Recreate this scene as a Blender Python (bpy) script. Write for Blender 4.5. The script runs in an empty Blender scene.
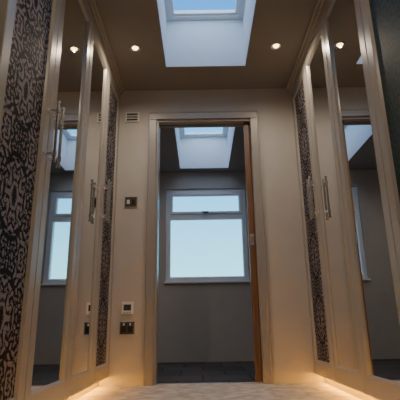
import bpy, bmesh, math
from mathutils import Matrix, Vector
C = bpy.context.scene.collection
PI = math.pi

# ---------------------------------------------------------------- materials
def new_mat(name):
    m = bpy.data.materials.new(name); m.use_nodes = True
    nt = m.node_tree
    return m, nt, nt.nodes['Principled BSDF']
def paint(name, col, rough=.5, metal=0, var=.06, scale=6, bump=0, bscale=200, spec=.5):
    m, nt, b = new_mat(name)
    tc = nt.nodes.new('ShaderNodeTexCoord')
    n = nt.nodes.new('ShaderNodeTexNoise'); n.inputs['Scale'].default_value = scale; n.inputs['Detail'].default_value = 4
    r = nt.nodes.new('ShaderNodeValToRGB')
    r.color_ramp.elements[0].position = .3; r.color_ramp.elements[1].position = .7
    r.color_ramp.elements[0].color = [c*(1-var) for c in col]+[1]
    r.color_ramp.elements[1].color = [min(1, c*(1+var)) for c in col]+[1]
    nt.links.new(tc.outputs['Object'], n.inputs['Vector']); nt.links.new(n.outputs['Fac'], r.inputs['Fac'])
    nt.links.new(r.outputs['Color'], b.inputs['Base Color'])
    b.inputs['Roughness'].default_value = rough; b.inputs['Metallic'].default_value = metal
    b.inputs['Specular IOR Level'].default_value = spec
    if bump:
        n2 = nt.nodes.new('ShaderNodeTexNoise'); n2.inputs['Scale'].default_value = bscale
        bp = nt.nodes.new('ShaderNodeBump'); bp.inputs['Strength'].default_value = bump; bp.inputs['Distance'].default_value = .002
        nt.links.new(tc.outputs['Object'], n2.inputs['Vector']); nt.links.new(n2.outputs['Fac'], bp.inputs['Height'])
        nt.links.new(bp.outputs['Normal'], b.inputs['Normal'])
    return m
def emit(name, col, s):
    m, nt, b = new_mat(name)
    b.inputs['Base Color'].default_value = (*col, 1)
    b.inputs['Emission Color'].default_value = (*col, 1); b.inputs['Emission Strength'].default_value = s
    return m
def damask(name, dark, light, rough, P=.44, pitch=.030):
    """mirrored scroll pattern: leafy spirals around cell centres, mirrored left-right and top-bottom,
    broken into flower heads and leaves of different size by a large ogee mask"""
    m, nt, b = new_mat(name)
    N = nt.nodes.new; L = nt.links.new
    tc = N('ShaderNodeTexCoord'); sp = N('ShaderNodeSeparateXYZ'); L(tc.outputs['Object'], sp.inputs[0])
    def mt(op, a, c=None, d=None):
        q = N('ShaderNodeMath'); q.operation = op
        for i, v in enumerate((a, c, d)):
            if v is None: continue
            if isinstance(v, (int, float)): q.inputs[i].default_value = v
            else: L(v, q.inputs[i])
        return q.outputs[0]
    u = mt('ABSOLUTE', sp.outputs['X']); v = mt('PINGPONG', sp.outputs['Z'], P/2)
    cb = N('ShaderNodeCombineXYZ'); L(u, cb.inputs[0]); L(v, cb.inputs[1])
    n = N('ShaderNodeTexNoise'); n.inputs['Scale'].default_value = 34; n.inputs['Detail'].default_value = 4; n.inputs['Roughness'].default_value = .75
    L(cb.outputs[0], n.inputs['Vector'])
    vo = N('ShaderNodeTexVoronoi'); vo.voronoi_dimensions = '2D'; vo.inputs['Scale'].default_value = 12.5
    L(cb.outputs[0], vo.inputs['Vector'])
    sb = N('ShaderNodeVectorMath'); sb.operation = 'SUBTRACT'; L(cb.outputs[0], sb.inputs[0]); L(vo.outputs['Position'], sb.inputs[1])
    s2 = N('ShaderNodeSeparateXYZ'); L(sb.outputs[0], s2.inputs[0])
    ln = N('ShaderNodeVectorMath'); ln.operation = 'LENGTH'; L(sb.outputs[0], ln.inputs[0])
    ang = mt('ARCTAN2', s2.outputs['Y'], s2.outputs['X'])
    ph = mt('ADD', mt('ADD', ang, mt('MULTIPLY', ln.outputs['Value'], 2*PI/pitch)), mt('MULTIPLY', n.outputs['Fac'], 11))
    val = mt('SINE', ph)
    # petals radiating from each cell centre
    lob = mt('MULTIPLY', mt('SINE', mt('ADD', mt('MULTIPLY', ang, 6), mt('MULTIPLY', ln.outputs['Value'], 130))), .75)
    # large ogee: cos(x)+cos(z) favours big motif centres, thins the gaps
    og = mt('ADD', mt('COSINE', mt('MULTIPLY', sp.outputs['X'], 2*PI/.32)), mt('COSINE', mt('MULTIPLY', sp.outputs['Z'], 2*PI/P)))
    val = mt('ADD', mt('ADD', val, lob), mt('MULTIPLY', mt('ABSOLUTE', og), .35))
    r = N('ShaderNodeValToRGB'); r.color_ramp.elements[0].position = .66; r.color_ramp.elements[1].position = .84
    r.color_ramp.elements[0].color = (*dark, 1); r.color_ramp.elements[1].color = (*light, 1)
    L(mt('MULTIPLY_ADD', val, .5, .5), r.inputs['Fac']); L(r.outputs['Color'], b.inputs['Base Color'])
    b.inputs['Roughness'].default_value = rough; b.inputs['Specular IOR Level'].default_value = .12
    return m

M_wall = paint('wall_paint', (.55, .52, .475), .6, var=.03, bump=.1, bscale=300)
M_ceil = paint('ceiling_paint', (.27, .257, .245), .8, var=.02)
M_bceil = paint('bath_ceiling_paint', (.27, .25, .23), .85, var=.02)
M_bath = paint('bath_wall_paint', (.52, .465, .41), .8, var=.03)
M_white = paint('white_trim', (.86, .87, .88), .4, var=.01)
M_skyframe = paint('roof_window_frame', (.72, .73, .75), .4, var=.01)
M_well = paint('well_paint', (.70, .735, .78), .7, var=.01)
M_ward = paint('taupe_lacquer', (.41, .385, .345), .27, var=.01, scale=2)
M_arch = paint('architrave_paint', (.35, .325, .295), .35, var=.015)
M_steel = paint('polished_steel', (.92, .91, .90), .22, 1, var=.02, scale=30)
M_nickel = paint('brushed_nickel', (.88, .87, .86), .20, 1, var=.02, scale=30)
M_dark = paint('black_plastic', (.02, .02, .022), .35)
M_plate = paint('bronze_plate', (.13, .11, .095), .35, .8)
M_cream = paint('cream_plastic', (.85, .83, .78), .4)
M_vent = paint('vent_silver', (.74, .72, .68), .35)
M_grey = paint('grey_insert', (.35, .33, .31), .5)
M_dam = damask('damask_paper', (.005, .005, .007), (.27, .235, .245), .6)
M_dam_sheen = damask('damask_sky_sheen', (.026, .044, .044), (.048, .068, .067), .5)  # same damask, with the teal sky sheen at grazing view put into its colours
M_lamp = emit('lamp_glow', (1, .62, .24), 9)
M_led = emit('amber_led', (1, .44, .02), 75)
M_screen = paint('screen', (.06, .07, .08), .15)
m, nt, b = new_mat('mirror'); b.inputs['Base Color'].default_value = (.80, .80, .78, 1); b.inputs['Metallic'].default_value = 1; b.inputs['Roughness'].default_value = 0
M_mirror = m
# glass
m, nt, b = new_mat('window_glass')
tr = nt.nodes.new('ShaderNodeBsdfTransparent'); gl = nt.nodes.new('ShaderNodeBsdfGlossy'); gl.inputs['Roughness'].default_value = .02
mx = nt.nodes.new('ShaderNodeMixShader'); mx.inputs[0].default_value = .02
nt.links.new(tr.outputs[0], mx.inputs[1]); nt.links.new(gl.outputs[0], mx.inputs[2])
nt.links.new(mx.outputs[0], nt.nodes['Material Output'].inputs[0]); nt.nodes.remove(b)
M_glass = m
# wood
m, nt, b = new_mat('oak')
tc = nt.nodes.new('ShaderNodeTexCoord'); mp = nt.nodes.new('ShaderNodeMapping'); mp.inputs['Scale'].default_value = (30, 30, 1.5)
n = nt.nodes.new('ShaderNodeTexNoise'); n.inputs['Scale'].default_value = 3; n.inputs['Detail'].default_value = 6
r = nt.nodes.new('ShaderNodeValToRGB'); r.color_ramp.elements[0].color = (.16, .075, .033, 1); r.color_ramp.elements[1].color = (.27, .135, .062, 1)
r.color_ramp.elements[0].position = .3; r.color_ramp.elements[1].position = .7
nt.links.new(tc.outputs['Object'], mp.inputs[0]); nt.links.new(mp.outputs[0], n.inputs[0]); nt.links.new(n.outputs['Fac'], r.inputs[0]); nt.links.new(r.outputs[0], b.inputs['Base Color'])
b.inputs['Roughness'].default_value = .4
M_oak = m
# floor carpet
m, nt, b = new_mat('carpet')
tc = nt.nodes.new('ShaderNodeTexCoord')
n = nt.nodes.new('ShaderNodeTexNoise'); n.inputs['Scale'].default_value = 12; n.inputs['Detail'].default_value = 5; n.inputs['Distortion'].default_value = .4
r = nt.nodes.new('ShaderNodeValToRGB'); r.color_ramp.elements[0].color = (.46, .40, .33, 1); r.color_ramp.elements[1].color = (.70, .64, .555, 1)
r.color_ramp.elements[0].position = .36; r.color_ramp.elements[1].position = .62
n2 = nt.nodes.new('ShaderNodeTexNoise'); n2.inputs['Scale'].default_value = 60
bp = nt.nodes.new('ShaderNodeBump'); bp.inputs['Strength'].default_value = .12; bp.inputs['Distance'].default_value = .002
for q in (n, n2): nt.links.new(tc.outputs['Object'], q.inputs['Vector'])
nt.links.new(n.outputs['Fac'], r.inputs[0]); nt.links.new(r.outputs[0], b.inputs['Base Color'])
nt.links.new(n2.outputs['Fac'], bp.inputs['Height']); nt.links.new(bp.outputs[0], b.inputs['Normal'])
b.inputs['Roughness'].default_value = .9
M_carpet = m
# slate tiles
m, nt, b = new_mat('slate_tiles')
tc = nt.nodes.new('ShaderNodeTexCoord'); br = nt.nodes.new('ShaderNodeTexBrick'); br.offset = .5
br.inputs['Color1'].default_value = (.075, .064, .055, 1); br.inputs['Color2'].default_value = (.115, .10, .088, 1); br.inputs['Mortar'].default_value = (.035, .031, .028, 1)
br.inputs['Scale'].default_value = 1; br.inputs['Mortar Size'].default_value = .008; br.inputs['Brick Width'].default_value = .4; br.inputs['Row Height'].default_value = .4
nt.links.new(tc.outputs['Object'], br.inputs['Vector']); nt.links.new(br.outputs['Color'], b.inputs['Base Color']); b.inputs['Roughness'].default_value = .7; b.inputs['Specular IOR Level'].default_value = .08
M_slate = m

# ---------------------------------------------------------------- mesh helpers
def box(bm, x0, x1, y0, y1, z0, z1, bev=0):
    r = bmesh.ops.create_cube(bm, size=1)
    vs = r['verts']
    for v in vs:
        v.co = Vector(((x0+x1)/2+v.co.x*(x1-x0), (y0+y1)/2+v.co.y*(y1-y0), (z0+z1)/2+v.co.z*(z1-z0)))
    if bev:
        es = {e for v in vs for e in v.link_edges}
        bmesh.ops.bevel(bm, geom=list(es), offset=bev, segments=2, affect='EDGES', profile=.5)
def cyl(bm, p0, p1, r, seg=20, r2=None):
    p0 = Vector(p0); p1 = Vector(p1); d = p1-p0
    mat = Matrix.Translation((p0+p1)/2) @ d.to_track_quat('Z', 'Y').to_matrix().to_4x4()
    bmesh.ops.create_cone(bm, cap_ends=True, segments=seg, radius1=r, radius2=r if r2 is None else r2, depth=d.length, matrix=mat)
def obj(name, bm, mat, parent=None, smooth=False):
    me = bpy.data.meshes.new(name); bmesh.ops.recalc_face_normals(bm, faces=bm.faces); bm.to_mesh(me); bm.free()
    me.materials.append(mat)
    if smooth:
        for p in me.polygons: p.use_smooth = True
        try: me.set_sharp_from_angle(angle=math.radians(35))
        except Exception: pass
    o = bpy.data.objects.new(name, me); C.objects.link(o)
    if parent: o.parent = parent
    return o
def struct(name, bm, mat, label, cat, parent=None):
    o = obj(name, bm, mat, parent)
    if parent is None: o['kind'] = 'structure'; o['label'] = label; o['category'] = cat
    return o
def empty(name, loc, label, cat, rz=0, group=None, kind=None):
    o = bpy.data.objects.new(name, None); C.objects.link(o); o.location = loc; o.rotation_euler = (0, 0, rz)
    o.empty_display_size = .1
    o['label'] = label; o['category'] = cat
    if group: o['group'] = group
    if kind: o['kind'] = kind
    return o
def bmn(): return bmesh.new()
def frame(bm, x0, x1, z0, z1, wl, wr, wb, wt, yf, yb, ch=.012):
    """rectangular frame in the xz plane facing -y, with a chamfered inner lip"""
    e = .003
    def rect(a, b_, c, d, y): return [bm.verts.new((a, y, c)), bm.verts.new((b_, y, c)), bm.verts.new((b_, y, d)), bm.verts.new((a, y, d))]
    loops = [rect(x0, x1, z0, z1, yb), rect(x0, x1, z0, z1, yf+e), rect(x0+e, x1-e, z0+e, z1-e, yf),
             rect(x0+wl-ch, x1-wr+ch, z0+wb-ch, z1-wt+ch, yf),
             rect(x0+wl-ch*.6, x1-wr+ch*.6, z0+wb-ch*.6, z1-wt+ch*.6, yf+ch*.35),
             rect(x0+wl, x1-wr, z0+wb, z1-wt, yf+ch), rect(x0+wl, x1-wr, z0+wb, z1-wt, yb)]
    for a, b_ in zip(loops, loops[1:]+loops[:1]):
        for i in range(4):
            j = (i+1) % 4
            bm.faces.new((a[i], a[j], b_[j], b_[i]))

# ---------------------------------------------------------------- dimensions
XL, XR = -.68, .81
YE, YE2, YB = 3.35, 3.47, 5.45
H = 2.40
WX0, WX1 = -.256, .380         # skylight wells
OL, OR, OT = -.36, .44, 2.11   # door opening

# ---------------------------------------------------------------- room shell
bm = bmn(); box(bm, -1.45, 1.6, -1.6, YE+.04, -.1, 0)
struct('floor', bm, M_carpet, 'pale cream mottled carpet floor between the two wardrobe runs', 'floor')
bm = bmn(); box(bm, -1.45, 1.6, YE+.06, YB+.15, -.1, 0)
struct('floor', bm, M_slate, 'dark slate tiled floor of the bathroom beyond the doorway', 'floor')
def slab(bm, x0, x1, y0, y1, hy0, hy1):
    box(bm, x0, WX0, y0, y1, H, H+.08); box(bm, WX1, x1, y0, y1, H, H+.08)
    box(bm, WX0, WX1, y0, hy0, H, H+.08); box(bm, WX0, WX1, hy1, y1, H, H+.08)
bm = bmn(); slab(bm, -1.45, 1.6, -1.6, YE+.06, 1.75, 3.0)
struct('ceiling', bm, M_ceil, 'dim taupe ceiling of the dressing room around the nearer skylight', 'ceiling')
bm = bmn(); slab(bm, -1.45, 1.6, YE+.06, YB+.15, 3.95, 5.3)
struct('ceiling', bm, M_bceil, 'bathroom ceiling seen through the doorway around the far skylight', 'ceiling')
bm = bmn(); box(bm, -1.45, -1.33, -1.6, YB+.15, 0, H)
struct('wall_left', bm, M_bath, 'taupe side wall behind the left wardrobes', 'wall')
bm = bmn(); box(bm, 1.46, 1.6, -1.6, YB+.15, 0, H)
struct('wall_right', bm, M_bath, 'taupe side wall behind the right wardrobes', 'wall')
bm = bmn(); box(bm, -1.33, 1.46, -1.6, -1.5, 0, H)
struct('wall_back', bm, M_wall, 'taupe wall behind the camera', 'wall')
bm = bmn()
box(bm, -1.33, OL, YE, YE2, 0, H); box(bm, OL, OR, YE, YE2, OT, H)
box(bm, OR, 1.46, YE, YE+.033, 0, H); box(bm, OR, 1.46, YE2-.033, YE2, 0, H); box(bm, OR, 1.46, YE+.033, YE2-.033, OT+.01, H)
struct('wall_end', bm, M_wall, 'warm taupe end wall with the tall doorway in it', 'wall')
# bathroom far wall with window hole
wx0, wx1, wz0, wz1 = -.45, .60, .95, 2.165
bm = bmn()
box(bm, -1.33, wx0, YB, YB+.15, 0, H); box(bm, wx1, 1.46, YB, YB+.15, 0, H)
box(bm, wx0, wx1, YB, YB+.15, 0, wz0); box(bm, wx0, wx1, YB, YB+.15, wz1, H)
struct('wall_bathroom', bm, M_bath, 'grey taupe bathroom wall around the bright window', 'wall')

# skylight wells and roof windows
def well(y0, y1, n, top, lab, lab2):
    bm = bmn(); t = .034; g = .002
    box(bm, WX0-t, WX0+g, y0-t, y1+t, H+.0005, top); box(bm, WX1-g, WX1+t, y0-t, y1+t, H+.0005, top)
    box(bm, WX0+g, WX1-g, y0-t, y0+g, H+.0005, top); box(bm, WX0+g, WX1-g, y1-g, y1+t, H+.0005, top)
    struct('trim_%d' % n, bm, M_well, lab, 'skylight shaft')
    w = empty('window_%d' % n, ((WX0+WX1)/2, (y0+y1)/2, top), lab2, 'skylight', kind='structure')
    hx = (WX1-WX0)/2+t; hy = (y1-y0)/2+t; fw = .08
    bm = bmn()
    for a in ((-hx, -hx+fw, -hy, hy), (hx-fw, hx, -hy, hy), (-hx+fw, hx-fw, -hy, -hy+fw), (-hx+fw, hx-fw, hy-fw, hy)):
        box(bm, *a, 0, .05, .004)
    obj('window_frame', bm, M_skyframe, w)
    bm = bmn(); ix = hx-fw; iy = hy-fw
    for a in ((-ix, -ix+.022, -iy, iy), (ix-.022, ix, -iy, iy), (-ix+.022, ix-.022, -iy, -iy+.022), (-ix+.022, ix-.022, iy-.022, iy)):
        box(bm, *a, .012, .045, .003)
    obj('sash', bm, M_skyframe, w)
    bm = bmn(); box(bm, -ix+.022, ix-.022, -iy+.022, iy-.022, .030, .036); obj('pane', bm, M_glass, w)
well(1.75, 3.0, 1, 2.84, 'pale shaft of the large nearer skylight', 'large nearer skylight with pale frame above the dressing room')
well(3.95, 5.3, 2, 2.84, 'pale shaft of the skylight seen through the doorway', 'smaller looking far skylight above the bathroom')

# bathroom window
w = empty('window_3', ((wx0+wx1)/2, YB+.02, wz0), 'bright white framed bathroom window with narrow top light', 'window', kind='structure')
hw = (wx1-wx0)/2; hh = wz1-wz0
bm = bmn(); frame(bm, -hw, hw, 0, hh, .060, .060, .060, .060, 0, .07, .01)
tz = 1.79-wz0
box(bm, -hw+.05, hw-.05, 0.002, .068, tz-.034, tz+.03, .004)
obj('window_frame', bm, M_white, w)
bm = bmn(); frame(bm, -hw+.054, hw-.054, tz+.034, hh-.054, .036, .036, .034, .034, -.012, .05, .008)
s = obj('sash', bm, M_white, w); s['label'] = 'opening top light sash'
bm = bmn(); box(bm, -.035, .035, -.03, -.012, tz+.046, tz+.062, .003); box(bm, -.06, .035, -.045, -.03, tz+.048, tz+.06, .003)
obj('handle', bm, M_dark, s)
bm = bmn(); box(bm, -hw+.09, hw-.09, .02, .03, tz+.068, hh-.088); obj('pane', bm, M_glass, w)
bm = bmn(); box(bm, -hw+.060, hw-.060, .02, .03, .060, tz-.034); obj('pane', bm, M_glass, w)
bm = bmn(); box(bm, -hw-.02, hw+.02, -.045, -.002, -.026, -.002, .005); obj('window_sill', bm, M_white, w)

# door lining + architraves
bm = bmn()
aw = .068
def arch(bm, yf, sgn):
    a, b_ = (yf-.018, yf) if sgn < 0 else (yf, yf+.018)
    a2, b2 = (yf-.022, yf-.001) if sgn < 0 else (yf+.001, yf+.022)
    box(bm, OL-aw, OL, a, b_, 0, OT, .004); box(bm, OR, OR+aw, a, b_, 0, OT, .004); box(bm, OL-aw, OR+aw, a, b_, OT, OT+aw, .004)
    q = .012
    box(bm, OL-aw, OL-aw+q, a2, b2, 0, OT+aw-q, .004); box(bm, OR+aw-q, OR+aw, a2, b2, 0, OT+aw-q, .004); box(bm, OL-aw, OR+aw, a2, b2, OT+aw-q, OT+aw, .004)
arch(bm, YE, -1); arch(bm, YE2, 1)
struct('trim_3', bm, M_arch, 'taupe moulded architrave around the doorway', 'architrave')
bm = bmn(); box(bm, OL, OL+.018, YE, YE2, 0, OT, .002); box(bm, OL+.018, OR-.001, YE, YE+.032, OT-.018, OT, .002); box(bm, OL+.018, OR-.001, YE2-.032, YE2, OT-.018, OT, .002)
struct('trim_4', bm, M_arch, 'door lining inside the doorway', 'door lining')
bm = bmn(); box(bm, OL, OR, YE+.035, YE+.07, -.003, .006, .002)
struct('trim_5', bm, M_steel, 'thin metal threshold strip at the foot of the doorway', 'threshold')
# pocket door
d = empty('door_1', (OR, (YE+YE2)/2, 0), 'oak sliding pocket door mostly slid into the right side of the doorway', 'door', kind='structure')
bm = bmn(); box(bm, -.052, .72, -.019, .019, .012, OT-.002, .003); obj('door_leaf', bm, M_oak, d)
bm = bmn(); box(bm, -.043, -.014, -.0235, -.0185, 1.02, 1.11, .0015); box(bm, -.0545, -.0515, -.011, .011, 1.0, 1.14, .001)
h = obj('door_handle', bm, M_grey, d); h['label'] = 'grey metal latch plate'
bm = bmn(); box(bm, -.036, -.022, -.025, -.023, 1.04, 1.09, .0005); obj('lock', bm, M_steel, h)

# ---------------------------------------------------------------- wardrobes
Z0, Z1 = .06, 2.335
def wardrobe(cx, cy, rz, kinds, label, hwid, split, dmat=None, handles=True):
    t = empty('wardrobe', (cx, cy, 0), label, 'wardrobe', rz, 'mirrored fitted wardrobes lining both sides')
    q = hwid-.0015
    bm = bmn(); box(bm, -q, q, .024, .60, Z0, Z1, .001); obj('carcass', bm, M_ward, t)
    bm = bmn(); box(bm, -q, q, .07, .58, 0, Z0); obj('plinth', bm, M_ward, t)
    bm = bmn()
    box(bm, -q, q, -.004, .6, Z1, Z1+.03, .002); box(bm, -q, q, -.022, .6, Z1+.03, Z1+.048, .003); box(bm, -q, q, -.038, .6, Z1+.048, H-.001, .004)
    obj('cornice', bm, M_ward, t)
    bm = bmn(); box(bm, -q+.02, q-.02, .058, .069, Z0-.007, Z0-.001); o = obj('led_strip', bm, M_led, t); o['label'] = 'amber light strip under the wardrobe'
    S = .072
    for i, k in enumerate(kinds):
        x0, x1 = ((-q+.001, split-.002), (split+.002, q-.001))[i]
        bm = bmn(); frame(bm, x0, x1, Z0+.004, Z1-.004, S, S, .10, .080, 0, .022)
        dr = obj('door', bm, M_ward, t)
        xc = (x0+x1)/2; ph = (x1-x0)/2-S+.002
        bm = bmn(); box(bm, -ph, ph, .0125, .0205, Z0+.102, Z1-.082)
        if k == 'm':
            p = obj('mirror_panel', bm, M_mirror, dr); p['label'] = 'tall mirror panel'
        else:
            p = obj('damask_panel', bm, dmat or M_dam, dr); p['label'] = 'dark damask patterned panel'
        p.location.x = xc
        if not handles: continue
        hx = (x1-.030) if i == 0 else (x0+.030)
        bm = bmn(); cyl(bm, (hx, -.044, 1.10), (hx, -.044, 1.39), .007)
        for z in (1.14, 1.35):
            cyl(bm, (hx, .001, z), (hx, -.044, z), .006); cyl(bm, (hx, .001, z), (hx, -.005, z), .012); cyl(bm, (hx, -.044, z-.010), (hx, -.044, z+.010), .0102)
        for z in (1.10, 1.39): cyl(bm, (hx, -.044, z-.005), (hx, -.044, z+.005), .0102)
        hd = obj('handle', bm, M_nickel, dr, True); hd['label'] = 'slim brushed metal bar handle'
    return t
# near units run 1.28-2.34 with the doors meeting at 1.78, far units 2.345-3.345
wardrobe(XL, 1.81, PI/2, 'dm', 'taupe wardrobe at the left, nearest, its wide dark damask door cut by the frame', .53, -.03)
wardrobe(XL, 2.844, PI/2, 'md', 'far left taupe wardrobe whose damask door meets the wall with the switches', .503, .02)
wardrobe(XR, 1.81, -PI/2, 'md', 'nearest right taupe wardrobe with a damask door coloured dark teal for its sky sheen at the photo edge', .53, .03, M_dam_sheen, False)
wardrobe(XR, 2.844, -PI/2, 'dm', 'far right taupe wardrobe whose damask door meets the plain end wall', .503, -.02)

# ---------------------------------------------------------------- downlights
def downlight(x, y, label, e=18):
    t = empty('downlight', (x, y, H), label, 'ceiling light', group='recessed ceiling downlights')
    bm = bmn(); seg = 32
    prof = [(.020, .0), (.023, -.003), (.034, -.006), (.041, -.004), (.042, 0)]
    rings = [[bm.verts.new((r*math.cos(2*PI*i/seg), r*math.sin(2*PI*i/seg), z)) for i in range(seg)] for r, z in prof]
    for a, b_ in zip(rings, rings[1:]):
        for i in range(seg): bm.faces.new((a[i], a[(i+1) % seg], b_[(i+1) % seg], b_[i]))
    obj('trim_ring', bm, M_steel, t, True)
    bm = bmn()
    bmesh.ops.create_uvsphere(bm, u_segments=24, v_segments=12, radius=.021, matrix=Matrix.Translation((0, 0, -.001)) @ Matrix.Diagonal((1, 1, .55, 1)))
    obj('lamp_lens', bm, M_lamp, t, True)
    l = bpy.data.lights.new('spot', 'SPOT'); l.energy = e; l.color = (1, .82, .62); l.spot_size = math.radians(165); l.spot_blend = 1; l.shadow_soft_size = .004
    lo = bpy.data.objects.new('downlight_beam', l); C.objects.link(lo); lo.location = (x, y, H-.018)
downlight(-.465, 2.75, 'small round glowing downlight left of the skylight')
downlight(.585, 2.75, 'small round glowing downlight right of the skylight')
downlight(-.465, 1.0, 'unseen downlight added for fill on the left nearer the camera, above the frame')  # added out of view to light the dressing room
downlight(.585, 1.0, 'unseen downlight added for fill on the right nearer the camera, above the frame')  # unseen partner of the left one, also added for light
downlight(-.95, 4.3, 'unseen downlight added to brighten the bathroom, left of the far skylight, hidden by the end wall', 16)  # no fitting known here, added to brighten the bathroom

# ---------------------------------------------------------------- wall fittings (facing -y)
t = empty('air_vent', (-.572, YE, 2.14), 'small pale framed vent high on the wall left of the doorway', 'vent')
bm = bmn(); frame(bm, -.060, .060, -.046, .046, .013, .013, .013, .013, -.012, 0, .004); obj('vent_frame', bm, M_vent, t)
bm = bmn(); box(bm, -.048, .048, -.003, -.001, -.034, .034); obj('backing', bm, M_dark, t)
bm = bmn()
for k in range(2): box(bm, -.048, .048, -.011, -.004, -.015+k*.022, -.007+k*.022)
obj('slat', bm, M_vent, t)

t = empty('light_switch', (-.56, YE, 1.38), 'dark bronze double light switch at shoulder height left of the doorway', 'switch')
bm = bmn(); frame(bm, -.052, .052, -.047, .047, .008, .008, .008, .008, -.008, 0, .002); obj('edge_trim', bm, M_nickel, t)
bm = bmn(); box(bm, -.046, .046, -.007, -.001, -.041, .041, .001); obj('face_plate', bm, M_plate, t)
for s in (-1, 1):
    bm = bmn(); box(bm, s*.021-.012, s*.021+.012, -.012, -.0065, -.018, .018, .002); obj('rocker', bm, M_cream if s < 0 else M_dark, t)

t = empty('thermostat', (-.56, YE, .545), 'small white thermostat with dark screen above the socket', 'thermostat')
bm = bmn(); box(bm, -.045, .045, -.016, 0, -.045, .045, .005); obj('housing', bm, M_cream, t)
bm = bmn(); box(bm, -.028, .028, -.018, -.0155, -.018, .026, .001); obj('screen', bm, M_screen, t)
for k in range(3):
    bm = bmn(); box(bm, -.026+k*.02, -.014+k*.02, -.0175, -.0155, -.036, -.030, .0006); obj('button', bm, M_grey, t)

t = empty('wall_socket', (-.56, YE, .40), 'bronze double wall socket with dark inserts below the thermostat', 'socket')
bm = bmn(); frame(bm, -.057, .057, -.050, .050, .008, .008, .008, .008, -.009, 0, .002); obj('edge_trim', bm, M_nickel, t)
bm = bmn(); box(bm, -.051, .051, -.008, -.001, -.044, .044, .001); obj('face_plate', bm, M_plate, t)
for s in (-1, 1):
    bm = bmn(); box(bm, s*.024-.018, s*.024+.018, -.0095, -.0075, -.03, .012, .001); q = obj('socket_insert', bm, M_dark, t)
    bm = bmn(); box(bm, s*.024-.006, s*.024+.006, -.013, -.0075, .019, .036, .001); obj('rocker', bm, M_cream, t)

# ---------------------------------------------------------------- world (sky above a dull ground) + soft sun lamp added as sky fill
wd = bpy.data.worlds.new('sky'); bpy.context.scene.world = wd; wd.use_nodes = True
nt = wd.node_tree; bg = nt.nodes['Background']
tc = nt.nodes.new('ShaderNodeTexCoord'); sp = nt.nodes.new('ShaderNodeSeparateXYZ'); r = nt.nodes.new('ShaderNodeValToRGB')
ma = nt.nodes.new('ShaderNodeMath'); ma.operation = 'MULTIPLY_ADD'; ma.inputs[1].default_value = .5; ma.inputs[2].default_value = .5
cr = r.color_ramp
cr.elements[0].position = .49; cr.elements[0].color = (.13, .115, .10, 1)
cr.elements[1].position = .84; cr.elements[1].color = (.035, .21, .58, 1)
for p, c in ((.505, (.34, .84, 1.0, 1)), (.56, (.28, .78, 1.0, 1)), (.66, (.11, .50, .95, 1))):
    e = cr.elements.new(p); e.color = c
nt.links.new(tc.outputs['Generated'], sp.inputs[0]); nt.links.new(sp.outputs['Z'], ma.inputs[0]); nt.links.new(ma.outputs[0], r.inputs[0]); nt.links.new(r.outputs[0], bg.inputs['Color'])
bg.inputs['Strength'].default_value = 2.6
l = bpy.data.lights.new('sky_fill_sun', 'SUN'); l.energy = 4.5; l.angle = math.radians(120); l.color = (1, .97, .95)  # wide lamp added as soft skylight to brighten the shafts and rooms
lo = bpy.data.objects.new('sky_fill_sun', l); C.objects.link(lo); lo.location = (0, -2, 6); lo.rotation_euler = (math.radians(32), 0, 0)

# ---------------------------------------------------------------- camera
cam = bpy.data.cameras.new('camera'); co = bpy.data.objects.new('camera', cam); C.objects.link(co)
cam.sensor_width = 36; cam.lens = 430/400*36; cam.clip_start = .02
co.matrix_world = Matrix.Translation((0, 0, .40)) @ Matrix.Rotation(math.radians(90+16.45), 4, 'X') @ Matrix.Rotation(math.radians(-.9), 4, 'Z')
bpy.context.scene.camera = co
